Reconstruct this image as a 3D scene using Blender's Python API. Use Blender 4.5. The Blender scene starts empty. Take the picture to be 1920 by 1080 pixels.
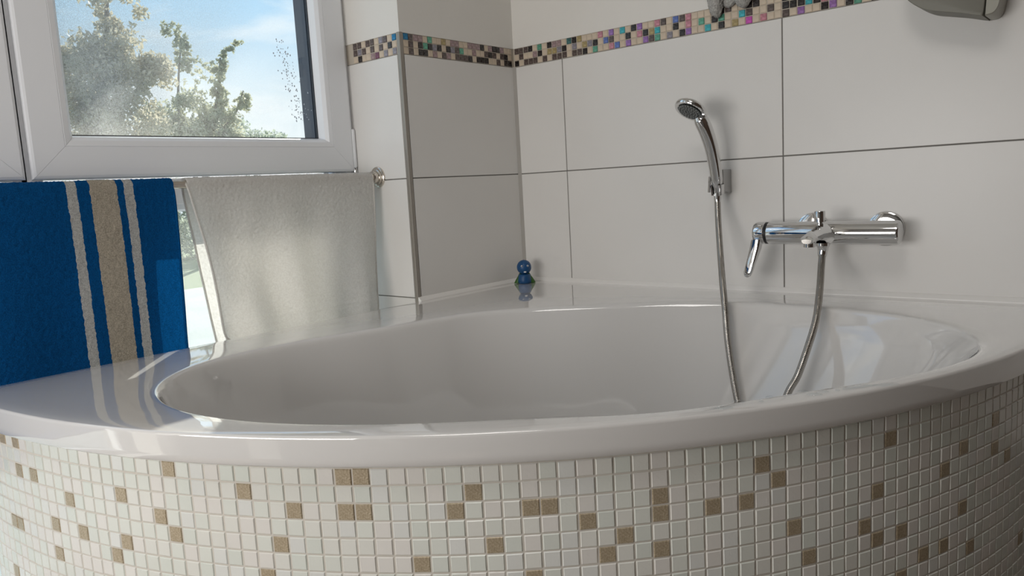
import bpy, bmesh, math, random
import numpy as np
from mathutils import Vector, Matrix
random.seed(7); np.random.seed(7)
SC = bpy.context.scene
COL = SC.collection
PI = math.pi

# ------------------------------------------------------------------ camera
F_PX = 1441.743
CAM = Vector((-1.7291, -1.4328, 0.847))
yaw, pitch, roll = 0.8607, 0.1316, -0.0557
fwd = Vector((math.sin(yaw)*math.cos(pitch), math.cos(yaw)*math.cos(pitch), -math.sin(pitch)))
rgt = Vector((math.cos(yaw), -math.sin(yaw), 0))
upv = rgt.cross(fwd)
r2 = math.cos(roll)*rgt + math.sin(roll)*upv
u2 = -math.sin(roll)*rgt + math.cos(roll)*upv
cd = bpy.data.cameras.new('camera'); cam = bpy.data.objects.new('camera', cd); COL.objects.link(cam)
cd.sensor_width = 36.0; cd.lens = 36.0*F_PX/1920.0; cd.clip_start = 0.02; cd.clip_end = 300
M = Matrix((r2, u2, -fwd)).transposed().to_4x4(); M.translation = CAM
cam.matrix_world = M
SC.camera = cam

# ------------------------------------------------------------------ world, sun, lamps, exposure
SC.view_settings.view_transform = 'Standard'
SC.view_settings.look = 'None'
SC.view_settings.exposure = 0.0
SC.view_settings.gamma = 1.0
SC.view_settings.use_curve_mapping = False
w = bpy.data.worlds.new('sky'); SC.world = w; w.use_nodes = True
nt = w.node_tree; nt.nodes.clear()
def N(tree, t, **kw):
    n = tree.nodes.new(t)
    for k, v in kw.items():
        if k in n.inputs.keys(): n.inputs[k].default_value = v
        else: setattr(n, k, v)
    return n
def ramp(tree, stops, interp='LINEAR'):
    n = tree.nodes.new('ShaderNodeValToRGB'); e = n.color_ramp; e.interpolation = interp
    while len(e.elements) < len(stops): e.elements.new(0.5)
    for el, (p, c) in zip(e.elements, stops):
        el.position = p; el.color = (*c, 1) if len(c) == 3 else c
    return n
tc = N(nt, 'ShaderNodeTexCoord'); sx = N(nt, 'ShaderNodeSeparateXYZ')
nt.links.new(tc.outputs['Generated'], sx.inputs[0])
grad = ramp(nt, [(0.0, (.72, .80, .85)), (.12, (.78, .87, .93)), (.22, (.50, .73, .94)), (.36, (.33, .60, .92)), (.7, (.22, .46, .85))])
nt.links.new(sx.outputs['Z'], grad.inputs[0])
mp = N(nt, 'ShaderNodeMapping'); mp.inputs['Scale'].default_value = (1.6, 1.6, 5.0); mp.inputs['Location'].default_value = (.35, .1, .2)
nt.links.new(tc.outputs['Generated'], mp.inputs[0])
cn = N(nt, 'ShaderNodeTexNoise', Scale=2.2, Detail=6.0, Roughness=.55, Distortion=.35)
nt.links.new(mp.outputs[0], cn.inputs['Vector'])
cr = ramp(nt, [(.44, (0, 0, 0)), (.66, (1, 1, 1))]); nt.links.new(cn.outputs['Fac'], cr.inputs[0])
mx = N(nt, 'ShaderNodeMix', data_type='RGBA'); mx.inputs['B'].default_value = (.98, .99, 1.0, 1)
nt.links.new(cr.outputs[0], mx.inputs['Factor']); nt.links.new(grad.outputs[0], mx.inputs['A'])
bg = N(nt, 'ShaderNodeBackground', Strength=1.15); wo = N(nt, 'ShaderNodeOutputWorld')
nt.links.new(mx.outputs['Result'], bg.inputs[0]); nt.links.new(bg.outputs[0], wo.inputs[0])

sd = bpy.data.lights.new('sun', 'SUN'); so = bpy.data.objects.new('sun', sd); COL.objects.link(so)
sd.energy = 9.0; sd.angle = .009; sd.color = (1, .94, .85)
SUN_DIR = Vector((.67, .742, math.tan(math.radians(24)))).normalized()
so.rotation_euler = SUN_DIR.to_track_quat('Z', 'Y').to_euler(); so.location = (4, 3, 5)

def area(name, loc, target, sx_, sy_, energy, color, portal=False):
    d = bpy.data.lights.new(name, 'AREA'); o = bpy.data.objects.new(name, d); COL.objects.link(o)
    d.shape = 'RECTANGLE'; d.size = sx_; d.size_y = sy_; d.energy = energy; d.color = color
    o.location = loc; o.rotation_euler = (Vector(target)-Vector(loc)).to_track_quat('-Z', 'Y').to_euler()
    if portal: d.cycles.is_portal = True
    return o
area('window_portal', (-1.42, .30, 1.1), (-1.42, -1, 1.1), 2.0, 2.0, 1, (1, 1, 1), True)
area('left_daylight_fill', (-2.76, -.56, .84), (0, -.50, .92), 1.05, .62, 17.5, (1.0, .975, .95))  # added area lamp by the solid left wall, stands in for side daylight
area('ceiling_fill', (-1.8, -1.15, 2.40), (-1.5, -.6, 0), 0.7, .7, 9.0, (1, .965, .93))  # added overhead fill to lift the interior, no fixture there

# ------------------------------------------------------------------ materials
def mat(name, color, rough=.5, metal=0.0, spec=.5, coat=0.0):
    m = bpy.data.materials.new(name); m.use_nodes = True
    b = m.node_tree.nodes['Principled BSDF']
    b.inputs['Base Color'].default_value = (*color, 1); b.inputs['Roughness'].default_value = rough
    b.inputs['Metallic'].default_value = metal; b.inputs['Specular IOR Level'].default_value = spec
    b.inputs['Coat Weight'].default_value = coat
    return m
def bsdf(m): return m.node_tree.nodes['Principled BSDF']
def add_bump(m, scale, strength, dist=.001, detail=3.0, coord='Object', kind='NOISE'):
    t = m.node_tree; c = N(t, 'ShaderNodeTexCoord')
    n = N(t, 'ShaderNodeTexNoise', Scale=scale, Detail=detail)
    t.links.new(c.outputs[coord], n.inputs['Vector'])
    b = N(t, 'ShaderNodeBump', Strength=strength, Distance=dist)
    t.links.new(n.outputs['Fac'], b.inputs['Height']); t.links.new(b.outputs[0], bsdf(m).inputs['Normal'])
    return n
def vary(m, c1, c2, scale, lo=.35, hi=.65, coord='Object', detail=4.0):
    t = m.node_tree; c = N(t, 'ShaderNodeTexCoord'); n = N(t, 'ShaderNodeTexNoise', Scale=scale, Detail=detail)
    t.links.new(c.outputs[coord], n.inputs['Vector'])
    r = ramp(t, [(lo, c1), (hi, c2)]); t.links.new(n.outputs['Fac'], r.inputs[0])
    t.links.new(r.outputs[0], bsdf(m).inputs['Base Color'])

M_TILE = mat('white_wall_tile', (.74, .725, .70), .33, spec=.4); vary(M_TILE, (.73, .715, .69), (.755, .74, .715), 3.0)
M_GROUT = mat('grey_grout', (.20, .19, .175), .8)
M_MGROUT = mat('beige_grout', (.50, .45, .38), .8)
M_PLASTER = mat('white_plaster', (.76, .74, .70), .85); add_bump(M_PLASTER, 90, .25, .001)
M_PLASTER2 = mat('room_plaster', (.70, .68, .64), .9)
M_FLOOR = mat('floor_tile', (.16, .12, .085), .4)
M_ACRYL = mat('white_acrylic', (.69, .68, .665), .04, spec=.6, coat=1.0)
M_SIL = mat('white_silicone', (.84, .825, .80), .35)
M_SILG = mat('grey_silicone', (.42, .40, .37), .45)
M_ALU = mat('brushed_aluminium', (.33, .305, .27), .45, metal=.55)
M_CHROME = mat('chrome', (.72, .72, .72), .055, metal=1.0)
M_NICKEL = mat('satin_nickel', (.60, .55, .49), .16, metal=1.0)
M_HOSE = mat('hose_metal', (.42, .40, .37), .24, metal=1.0)
M_BLACK = mat('black_rubber', (.01, .01, .011), .4)
M_NOZZLE = mat('dark_grey_rubber', (.075, .08, .078), .35)
M_PVC = mat('white_pvc', (.84, .855, .88), .28, spec=.45)
M_ANTH = mat('anthracite_frame', (.04, .05, .078), .5)
M_GASKET = mat('dark_gasket', (.02, .022, .03), .5)

def glass_mat(name, haze, seed):
    m = bpy.data.materials.new(name); m.use_nodes = True; t = m.node_tree; t.nodes.clear()
    o = N(t, 'ShaderNodeOutputMaterial'); tr = N(t, 'ShaderNodeBsdfTransparent'); tr.inputs[0].default_value = (.965, .985, .98, 1)
    gl = N(t, 'ShaderNodeBsdfGlossy', Roughness=.01); lw = N(t, 'ShaderNodeLayerWeight', Blend=.5); pw = N(t, 'ShaderNodeMath', operation='POWER'); t.links.new(lw.outputs['Facing'], pw.inputs[0]); pw.inputs[1].default_value = 5.0
    fr = N(t, 'ShaderNodeMath', operation='MULTIPLY_ADD'); t.links.new(pw.outputs[0], fr.inputs[0]); fr.inputs[1].default_value = .96; fr.inputs[2].default_value = .04
    m1 = N(t, 'ShaderNodeMixShader'); t.links.new(fr.outputs[0], m1.inputs[0]); t.links.new(tr.outputs[0], m1.inputs[1]); t.links.new(gl.outputs[0], m1.inputs[2])
    # dust and dried drops on the pane
    df = N(t, 'ShaderNodeBsdfTranslucent'); df.inputs[0].default_value = (.85, .87, .86, 1)
    d2 = N(t, 'ShaderNodeBsdfDiffuse'); d2.inputs[0].default_value = (.8, .82, .82, 1); ad = N(t, 'ShaderNodeMixShader'); ad.inputs[0].default_value = .5
    t.links.new(df.outputs[0], ad.inputs[1]); t.links.new(d2.outputs[0], ad.inputs[2])
    c = N(t, 'ShaderNodeTexCoord'); n1 = N(t, 'ShaderNodeTexNoise', Scale=420.0, Detail=2.0); n2 = N(t, 'ShaderNodeTexNoise', Scale=4.0, Detail=2.0)
    t.links.new(c.outputs['Object'], n1.inputs['Vector']); t.links.new(c.outputs['Object'], n2.inputs['Vector'])
    mu = N(t, 'ShaderNodeMath', operation='MULTIPLY'); t.links.new(n1.outputs['Fac'], mu.inputs[0]); t.links.new(n2.outputs['Fac'], mu.inputs[1])
    r = ramp(t, [(.14, (haze*.35,)*3), (.40, (haze*2.6,)*3)]); t.links.new(mu.outputs[0], r.inputs[0])
    # the pane is dirtier towards its hinge-free left half
    sp = N(t, 'ShaderNodeSeparateXYZ'); t.links.new(c.outputs['Object'], sp.inputs[0]); mr = N(t, 'ShaderNodeMapRange'); t.links.new(sp.outputs['X'], mr.inputs['Value'])
    for k_, v_ in (('From Min', -1.0), ('From Max', -.66), ('To Min', 1.7), ('To Max', .12)): mr.inputs[k_].default_value = v_
    m3 = N(t, 'ShaderNodeMath', operation='MULTIPLY'); t.links.new(r.outputs[0], m3.inputs[0]); t.links.new(mr.outputs[0], m3.inputs[1]); r = m3
    m2 = N(t, 'ShaderNodeMixShader'); t.links.new(r.outputs[0], m2.inputs[0]); t.links.new(m1.outputs[0], m2.inputs[1]); t.links.new(ad.outputs[0], m2.inputs[2])
    t.links.new(m2.outputs[0], o.inputs[0]); return m
M_GLASS = glass_mat('dusty_window_glass', .10, 1)
M_GLASS2 = glass_mat('lower_window_glass', .05, 2)

# wall mosaic colours
PAL = {'.': (.60, .50, .39), 'K': (.018, .014, .014), 'D': (.095, .07, .064), 'B': (.01, .17, .34), 'P': (.33, .235, .24),
       'V': (.33, .17, .44), 'R': (.58, .25, .30), 'G': (.13, .38, .27), 'C': (.06, .42, .47), 'O': (.38, .30, .14),
       'S': (.25, .235, .27), 'T': (.04, .13, .13), 'M': (.62, .10, .48), 'U': (.13, .19, .46), 'N': (.17, .05, .09)}
MM = {}
for k, c in PAL.items():
    if k == '.':
        m = mat('mosaic_beige_stone', c, .55); vary(m, tuple(x*.93 for x in c), tuple(min(1, x*1.06) for x in c), 40)
    else:
        m = mat('mosaic_glass_'+{'K': 'black', 'D': 'brown', 'B': 'blue', 'P': 'mauve', 'V': 'violet', 'R': 'rose', 'G': 'green', 'C': 'cyan', 'O': 'olive', 'S': 'slate', 'T': 'teal', 'M': 'magenta', 'U': 'indigo', 'N': 'plum'}[k],
                c, .16, metal=.35 if k in 'VRGCMUB' else 0.0, spec=.6)
        lt = tuple(x*1.7+.025 for x in c) if k in 'KDT' else tuple(min(1, x*1.35+.02) for x in c)
        vary(m, tuple(x*.85 for x in c), lt, 130, .45, .75)
        add_bump(m, 160, .5, .0012)
    MM[k] = m

# panel mosaic colours (frosted white glass, a few sandy gold ones)
PM = []
for i, c in enumerate([(.72, .74, .685), (.74, .74, .69), (.75, .73, .69), (.695, .725, .67), (.73, .74, .71)]):
    m = mat('frosted_glass_mosaic', c, .24, spec=.55); add_bump(m, 220, .22, .0012, detail=2.0); PM.append(m)
m = mat('sandy_gold_mosaic', (.44, .37, .26), .34, metal=.2); vary(m, (.37, .30, .20), (.52, .44, .32), 420); add_bump(m, 380, .5, .001); PM.append(m)
M_PGROUT = mat('panel_grout', (.60, .565, .505), .75)

# ------------------------------------------------------------------ helpers
def mesh(name, verts, faces, smooth=False):
    me = bpy.data.meshes.new(name); me.from_pydata([tuple(v) for v in verts], [], faces); me.update()
    if smooth: me.polygons.foreach_set('use_smooth', [True]*len(me.polygons))
    return me
def fixn(me):
    bm = bmesh.new(); bm.from_mesh(me); bmesh.ops.recalc_face_normals(bm, faces=bm.faces); bm.to_mesh(me); bm.free(); me.update(); return me
def link(name, me, mats=None, parent=None):
    o = bpy.data.objects.new(name, me); COL.objects.link(o)
    if mats is not None and len(me.materials) == 0:
        for m in (mats if isinstance(mats, (list, tuple)) else [mats]): me.materials.append(m)
    if parent is not None:
        o.parent = parent; o.matrix_parent_inverse = wmat(parent).inverted()
    return o
def wmat(o):
    m = Matrix.Translation(o.location) @ o.rotation_euler.to_matrix().to_4x4()
    return (wmat(o.parent) @ o.matrix_parent_inverse @ m) if o.parent else m
def empty(name, loc, label, cat, group=None):
    o = bpy.data.objects.new(name, None); COL.objects.link(o); o.location = loc; o.empty_display_size = .05
    o['label'] = label; o['category'] = cat
    if group: o['group'] = group
    return o
class MB:
    def __init__(s): s.v = []; s.f = []; s.mi = []; s.cur = 0
    def add(s, vs, fs):
        b = len(s.v); s.v += [tuple(x) for x in vs]; s.f += [tuple(b+i for i in f) for f in fs]; s.mi += [s.cur]*len(fs)
    def box(s, x0, x1, y0, y1, z0, z1):
        s.add([(x0, y0, z0), (x1, y0, z0), (x1, y1, z0), (x0, y1, z0), (x0, y0, z1), (x1, y0, z1), (x1, y1, z1), (x0, y1, z1)],
              [(3, 2, 1, 0), (4, 5, 6, 7), (0, 1, 5, 4), (1, 2, 6, 5), (2, 3, 7, 6), (3, 0, 4, 7)])
    def lathe(s, p, axis, prof, n=32, cap=True):
        """prof = [(t along axis, radius)]"""
        p = Vector(p); a = Vector(axis).normalized(); e1 = a.orthogonal().normalized(); e2 = a.cross(e1)
        vs = []
        for t, r in prof:
            for k in range(n):
                q = 2*PI*k/n; vs.append(p+a*t+(e1*math.cos(q)+e2*math.sin(q))*r)
        fs = []
        for i in range(len(prof)-1):
            for k in range(n): fs.append((i*n+k, i*n+(k+1) % n, (i+1)*n+(k+1) % n, (i+1)*n+k))
        if cap: fs.append(tuple(reversed(range(n)))); fs.append(tuple(range((len(prof)-1)*n, len(prof)*n)))
        s.add(vs, fs)
    def tube(s, pts, rad, n=14, cap=True, flat=None):
        """sweep; rad scalar/list; flat=(scale along the local side axis)"""
        pts = [Vector(p) for p in pts]; rs = rad if isinstance(rad, (list, tuple, np.ndarray)) else [rad]*len(pts)
        t0 = (pts[1]-pts[0]).normalized(); e1 = t0.orthogonal().normalized(); vs = []
        for i, p in enumerate(pts):
            t = (pts[min(i+1, len(pts)-1)]-pts[max(i-1, 0)]).normalized()
            e1 = (e1-t*e1.dot(t)).normalized(); e2 = t.cross(e1)
            for k in range(n):
                q = 2*PI*k/n; vs.append(p+(e1*math.cos(q)+e2*math.sin(q))*rs[i])
        fs = []
        for i in range(len(pts)-1):
            for k in range(n): fs.append((i*n+k, i*n+(k+1) % n, (i+1)*n+(k+1) % n, (i+1)*n+k))
        if cap: fs.append(tuple(reversed(range(n)))); fs.append(tuple(range((len(pts)-1)*n, len(pts)*n)))
        s.add(vs, fs)
    def loft(s, rings, cap=True):
        n = len(rings[0]); vs = [p for r in rings for p in r]; fs = []
        for i in range(len(rings)-1):
            for k in range(n): fs.append((i*n+k, i*n+(k+1) % n, (i+1)*n+(k+1) % n, (i+1)*n+k))
        if cap: fs.append(tuple(reversed(range(n)))); fs.append(tuple(range((len(rings)-1)*n, len(rings)*n)))
        s.add(vs, fs)
    def ball(s, c, r, nu=20, nv=12, R=None):
        c = Vector(c); r = (r, r, r) if not isinstance(r, (tuple, list)) else r; vs = []; R = R or Matrix.Identity(3)
        for i in range(nv+1):
            a = PI*i/nv
            for k in range(nu):
                b = 2*PI*k/nu; vs.append(c+R @ Vector((r[0]*math.sin(a)*math.cos(b), r[1]*math.sin(a)*math.sin(b), r[2]*math.cos(a))))
        fs = [(i*nu+k, (i+1)*nu+k, (i+1)*nu+(k+1) % nu, i*nu+(k+1) % nu) for i in range(nv) for k in range(nu)]
        s.add(vs, fs)
    def build(s, name, mats, parent=None, smooth=False, bevel=0, angle=None):
        me = mesh(name, s.v, s.f, smooth); 
        for m in (mats if isinstance(mats, (list, tuple)) else [mats]): me.materials.append(m)
        me.polygons.foreach_set('material_index', s.mi); fixn(me)
        o = link(name, me, None, parent)
        if bevel:
            b = o.modifiers.new('bevel', 'BEVEL'); b.width = bevel; b.segments = 3; b.limit_method = 'ANGLE'; b.angle_limit = math.radians(35)
        if angle:
            bm = bmesh.new(); bm.from_mesh(me)
            for e in bm.edges:
                if len(e.link_faces) == 2 and e.calc_face_angle(0) > math.radians(angle): e.smooth = False
            bm.to_mesh(me); bm.free()
        return o
def struct(o): o['kind'] = 'structure'; return o
def catmull(pts, per=12):
    P = [Vector(p) for p in pts]; P = [2*P[0]-P[1]]+P+[2*P[-1]-P[-2]]; out = []
    for i in range(1, len(P)-2):
        for j in range(per):
            t = j/per; a, b, c, d = P[i-1:i+3]
            out.append(.5*((2*b)+(-a+c)*t+(2*a-5*b+4*c-d)*t*t+(-a+3*b-3*c+d)*t**3))
    out.append(P[-2]); return out
_tm = {}
def tile_mesh(w_, h_, t_, c_, key=''):
    k = (round(w_, 4), round(h_, 4), t_, c_, key)
    if k not in _tm:
        a, b = w_/2, h_/2; vs = []
        for (x, y, z) in [(a, b, -t_), (a, b, -c_), (a-c_, b-c_, 0)]:
            vs += [(-x, -y, z), (x, -y, z), (x, y, z), (-x, y, z)]
        fs = [(8, 9, 10, 11)]
        for l in (0, 4):
            for i in range(4): fs.append((l+i, l+(i+1) % 4, l+4+(i+1) % 4, l+4+i))
        _tm[k] = mesh('tile', vs, fs)
    return _tm[k]
def place_tile(name, me, c, U, V, parent, tilt=0):
    o = bpy.data.objects.new(name, me); COL.objects.link(o)
    U = Vector(U); V = Vector(V); W = U.cross(V)
    m = Matrix((U, V, W)).transposed().to_4x4(); m.translation = Vector(c)
    if tilt: m = m @ Matrix.Rotation(random.uniform(-tilt, tilt), 4, 'X') @ Matrix.Rotation(random.uniform(-tilt, tilt), 4, 'Y')
    o.parent = parent; o.matrix_basis = m
    return o
def with_mat(me, m, cache={}):
    k = (me.name, m.name)
    if k not in cache:
        c = me.copy(); c.materials.append(m); cache[k] = c
    return cache[k]

# ------------------------------------------------------------------ room shell
ZJ = .88; ZM0 = 1.18; ZM1 = 1.23; NX = -.427; NL = -2.42; H = 2.5
mb = MB(); mb.box(-2.95, .15, -2.95, .35, -.12, 0.0); struct(mb.build('floor', M_FLOOR))
mb = MB(); mb.box(-2.95, .15, -2.95, .35, H, H+.12); struct(mb.build('ceiling', M_PLASTER2))
# right wall: grout bed, mosaic bed, plaster above
mb = MB(); mb.cur = 0; mb.box(.003, .15, -2.8, .35, 0, H)
mb.cur = 1; mb.box(.0012, .0031, -2.8, .003, ZM0, ZM1)
mb.cur = 2; mb.box(-.0006, .0031, -2.8, .003, ZM1, H)
wall_right = struct(mb.build('wall_right', [M_GROUT, M_MGROUT, M_PLASTER]))
# back wall with the window niche
mb = MB(); mb.cur = 0
mb.box(NX+.003, .003, .003, .35, 0, H); mb.box(-2.95, NL, .003, .35, 0, H)
mb.cur = 1; mb.box(NX+.0012, .003, .0012, .0031, ZM0, ZM1); mb.box(NX+.0012, NX+.0031, .0012, .22, ZM0, ZM1)
mb.cur = 2; mb.box(NX-.0006, .0025, -.0006, .0031, ZM1, H); mb.box(NX-.0006, NX+.0031, .003, .35, ZM1, H)
mb.box(-2.95, NL+.001, -.0006, .0031, 0, H); mb.box(NL-.01, NL+.002, .003, .21, 0, 2.12); mb.box(NL, NX, 0, .35, 2.12, H)
mb.box(NL, NX+.003, .004, .35, -.02, .06)
wall_back = struct(mb.build('wall_back', [M_GROUT, M_MGROUT, M_PLASTER]))
mb = MB(); mb.box(-2.95, -2.8, -2.8, .003, 0, H); struct(mb.build('wall_left', mat('grey_paint', (.36, .35, .34), .8)))
mb = MB(); mb.box(-2.95, .15, -2.95, -2.8, 0, H); struct(mb.build('wall_front', mat('brown_paint', (.11, .072, .052), .8)))

G = .0026
def wall_tile(parent, axis, a0, a1, z0, z1):
    """axis 'C': right wall (y from a0 to a1), 'B': back wall, 'A': niche reveal"""
    w_, h_ = abs(a1-a0)-G, (z1-z0)-G; me = with_mat(tile_mesh(w_, h_, .008, .0009), M_TILE); mid = (a0+a1)/2; z = (z0+z1)/2
    if axis == 'C': place_tile('wall_tile', me, (0, mid, z), (0, -1, 0), (0, 0, 1), parent)
    if axis == 'B': place_tile('wall_tile', me, (mid, 0, z), (1, 0, 0), (0, 0, 1), parent)
    if axis == 'A': place_tile('wall_tile', me, (NX, mid, z), (0, -1, 0), (0, 0, 1), parent)
rows = [(.28, .58), (.58, .88), (.88, 1.18)]
edges = [0, -.1687, -.7687, -1.3687, -1.9687, -2.5687, -2.8]
for z0, z1 in rows:
    for a, b in zip(edges[:-1], edges[1:]): wall_tile(wall_right, 'C', b, a, z0, z1)
    wall_tile(wall_back, 'B', NX+.0115, -.002, z0, z1)
    wall_tile(wall_back, 'A', .0115, .215, z0, z1)
wall_tile(wall_back, 'A', .0115, .215, -.02, .28)
# mosaic border, three courses
CT = "DDDK.G.KPP" ".TKO...R.V." "C.KV..RD.UDR..." "..KKD..KK..." "K.KR.KVD.K.GK"
CMID = ".D..PK.OOS" "K.S.OSK.UD." ".K.RKOC..K.R.G." "KG..CD..D.K." "KKCKRV.K..GD."
CB = "K.DDD.D.DD" "D.DDK.G..RU" ".V..VDG.S.KV..C" "C.K.O.M.R..D" ".V..KV.KG.K.D"
CT = "DDDK.G.KPP.TKO...R.V.C.KV..RD.UDR...KKD..KK...K.KR.KVD.K.GK"
CMID = ".D..PK.OOSK.S.OSK.UD..K.RKOC..K.R.G.KG..CD..D.KKKCKRV.K..GD"
CB = "K.DDD.D.DDD.DDK.G..RU.V..VDG.S.KV..C.K.O.M.R..D.V..KV.KG.K."
BT = "BDPP.G..O.PP..PPPK.PKKP..K"
BM = ".D.KGKSK.KSDG..P..DKD.DK.K"
BB = ".D.KK.P.DP.DDDK.KKK..D.KK."
AT = "DD.DD.SD.B"
AM = "DSD.D.D.K."
AB = ".K..PN.S.S"
mt = tile_mesh(.0152, .0152, .004, .0012, 'mosaic'); PITCH = 1/60.0
def border(parent, axis, strings):
    for r, s in enumerate(strings):
        z = ZM1-PITCH*(r+.5)
        for i, ch in enumerate(s):
            me = with_mat(mt, MM[ch])
            if axis == 'C':
                c = (0, -.1687-PITCH*(i-10+.5), z)
                if i == 0: c = (0, -.0110, z)
            elif axis == 'B': c = (NX+.012+PITCH*(i+.5)*.976, 0, z)
            else: c = (NX, .0125+PITCH*(9-i+.5), z)
            j = lambda: random.uniform(-.0004, .0004)
            if axis == 'B': c = (c[0]+j(), -.0003, c[2]+j()); U = (1, 0, 0)
            else: c = (c[0]-.0003, c[1]+j(), c[2]+j()); U = (0, -1, 0)
            place_tile('mosaic_tile', me, c, U, (0, 0, 1), parent, .03)
rnd = random.Random(3); mixc = '......KKDDDSPVRGCOU'
CT, CMID, CB = [q[:59]+''.join(rnd.choice(mixc) for _ in range(41)) for q in (CT, CMID, CB)]
border(wall_right, 'C', [CT, CMID, CB]); border(wall_back, 'B', [BT[:25], BM[:25], BB[:25]]); border(wall_back, 'A', [AT, AM, AB])
rest = MB()
for r in range(3):
    for i in range(100, 167):
        rest.cur = rnd.randrange(len(mixc)); c = Vector((-.0003, -.1687-PITCH*(i-10+.5), ZM1-PITCH*(r+.5)))
        rest.add([c+Vector((v.co.z, -v.co.x, v.co.y)) for v in mt.vertices], [tuple(f.vertices) for f in mt.polygons])
me = mesh('mosaic_border_rest', rest.v, rest.f)
for ch in mixc: me.materials.append(MM[ch])
me.polygons.foreach_set('material_index', rest.mi); o = link('mosaic_border_rest', me, None, wall_right); o['kind'] = 'stuff'
# metal edge trim on the outer corner, silicone in the corner and along the bath
mb = MB(); mb.box(NX-.0008, NX+.0105, -.0008, .0105, .0, 1.232); struct(mb.build('trim_1', M_ALU, bevel=.0016))
mb = MB(); mb.add([(-.0075, 0, .58), (0, -.0075, .58), (.002, .002, .58), (-.0075, 0, 1.18), (0, -.0075, 1.18), (.002, .002, 1.18)], [(0, 1, 4, 3), (1, 2, 5, 4), (2, 0, 3, 5), (2, 1, 0), (3, 4, 5)])
struct(mb.build('trim_2', M_SILG))
ZR = .574
mb = MB()
def bead(p0, p1, inward):
    p0 = Vector(p0); p1 = Vector(p1); inw = Vector(inward); R1 = []; R2 = []
    for d, z in [(-.001, -.006), (.0112, -.006), (.0105, .0008), (.0068, .0042), (.0028, .0078), (-.001, .0095)]:
        o = inw*d+Vector((0, 0, ZR+z-.0004)); R1.append(p0+o); R2.append(p1+o)
    mb.loft([R1, R2])
bead((0, 0, 0), (0, -1.31, 0), (-1, 0, 0)); bead((0, 0, 0), (NX, 0, 0), (0, -1, 0))
struct(mb.build('trim_3', M_SIL, smooth=False))

# ------------------------------------------------------------------ windows
def mitred(x0, x1, z0, z1, prof, gap=.0):
    """four mitred rails; prof = closed loop of (inset, y)"""
    out = []
    for side in range(4):
        ra, rb = [], []
        for d, y in prof:
            g = gap
            if side == 0: ra.append((x0+d+g, y, z0+d)); rb.append((x1-d-g, y, z0+d))
            if side == 1: ra.append((x1-d, y, z0+d+g)); rb.append((x1-d, y, z1-d-g))
            if side == 2: ra.append((x1-d-g, y, z1-d)); rb.append((x0+d+g, y, z1-d))
            if side == 3: ra.append((x0+d, y, z1-d-g)); rb.append((x0+d, y, z0+d+g))
        mb = MB(); mb.loft([ra, rb]); out.append(mb)
    return out
SASH = [(0, .272), (0, .2015), (.0022, .1968), (.0065, .195), (.0618, .195), (.0625, .1962), (.0634, .1950), (.074, .1970), (.081, .205), (.0855, .2255), (.0855, .232), (.058, .232), (.058, .272)]
def casement(name, x0, x1, z0, z1):
    fr = MB()
    fx0, fx1 = x0-.004, x1+.004
    fz0 = z0-.004
    # fixed frame behind the sash: jambs, head and transom
    fr.box(fx0-.012, x0+.02, .208, .285, fz0-.03, z1+.03); fr.box(x1-.02, NX+.001 if x1 > -.5 else fx1+.0, .208, .285, fz0-.03, z1+.03)
    fr.box(x0+.02, x1-.02, .208, .285, z1-.02, z1+.03)
    root = struct(fr.build(name, M_PVC))
    for mb in mitred(x0, x1, z0, z1, SASH, .00025): mb.build('sash_rail', M_PVC, root)
    gm = MB()
    for mb in mitred(x0+.0852, x1-.0852, z0+.0852, z1-.0852, [(0, .2262), (.0022, .2262), (.0022, .232), (0, .232)]): gm.add(mb.v, mb.f)
    gm.build('gasket', M_GASKET, root)
    om = MB()
    for mb in mitred(x0+.055, x1-.055, z0+.055, z1-.055, [(.004, .2395), (.0305, .2395), (.0305, .284), (.004, .284)]): om.add(mb.v, mb.f)
    om.build('outer_frame', M_ANTH, root)
    mb = MB(); mb.box(x0+.075, x1-.075, .2325, .2385, z0+.075, z1-.075); mb.build('glass_pane', M_GLASS, root)
    return root
win1 = casement('window_1', -1.1955, -.4365, .908, 2.08)
win2 = casement('window_2', -1.975, -1.2065, .908, 2.08)
# hinge cover at the lower right of the right sash
mb = MB(); mb.lathe((-.4335, .200, .9165), (0, 0, 1), [(0, .0042), (.004, .0062), (.098, .0062), (.100, .0045)], 16)
mb.build('hinge_cover', M_PVC, win1, smooth=True, angle=40)
mb = MB(); mb.lathe((-.4335, .200, .9045), (0, 0, 1), [(0, .0045), (.011, .0045)], 14); mb.box(-.4395, -.4275, .196, .203, .903, .906)
mb.build('hinge_pin', M_CHROME, win1)
# glazing droplets, lower right of the pane
mb = MB()
for i in range(150):
    t = random.random(); z = 1.035+.20*t; x = -.585-.022*t+random.gauss(0, .012)+.02*(1-t); r = random.uniform(.0007, .0021)
    vs = []; 
    for k in range(6): vs.append((x+r*math.cos(k*PI/3), .2324, z+r*1.25*math.sin(k*PI/3)))
    vs.append((x, .2324-r*.6, z)); mb.add(vs, [(k, (k+1) % 6, 6) for k in range(6)])
M_DROP = mat('water_drop', (.58, .66, .75), .08); o = mb.build('water_droplets', M_DROP, win1, smooth=True); o['kind'] = 'stuff'
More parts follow.
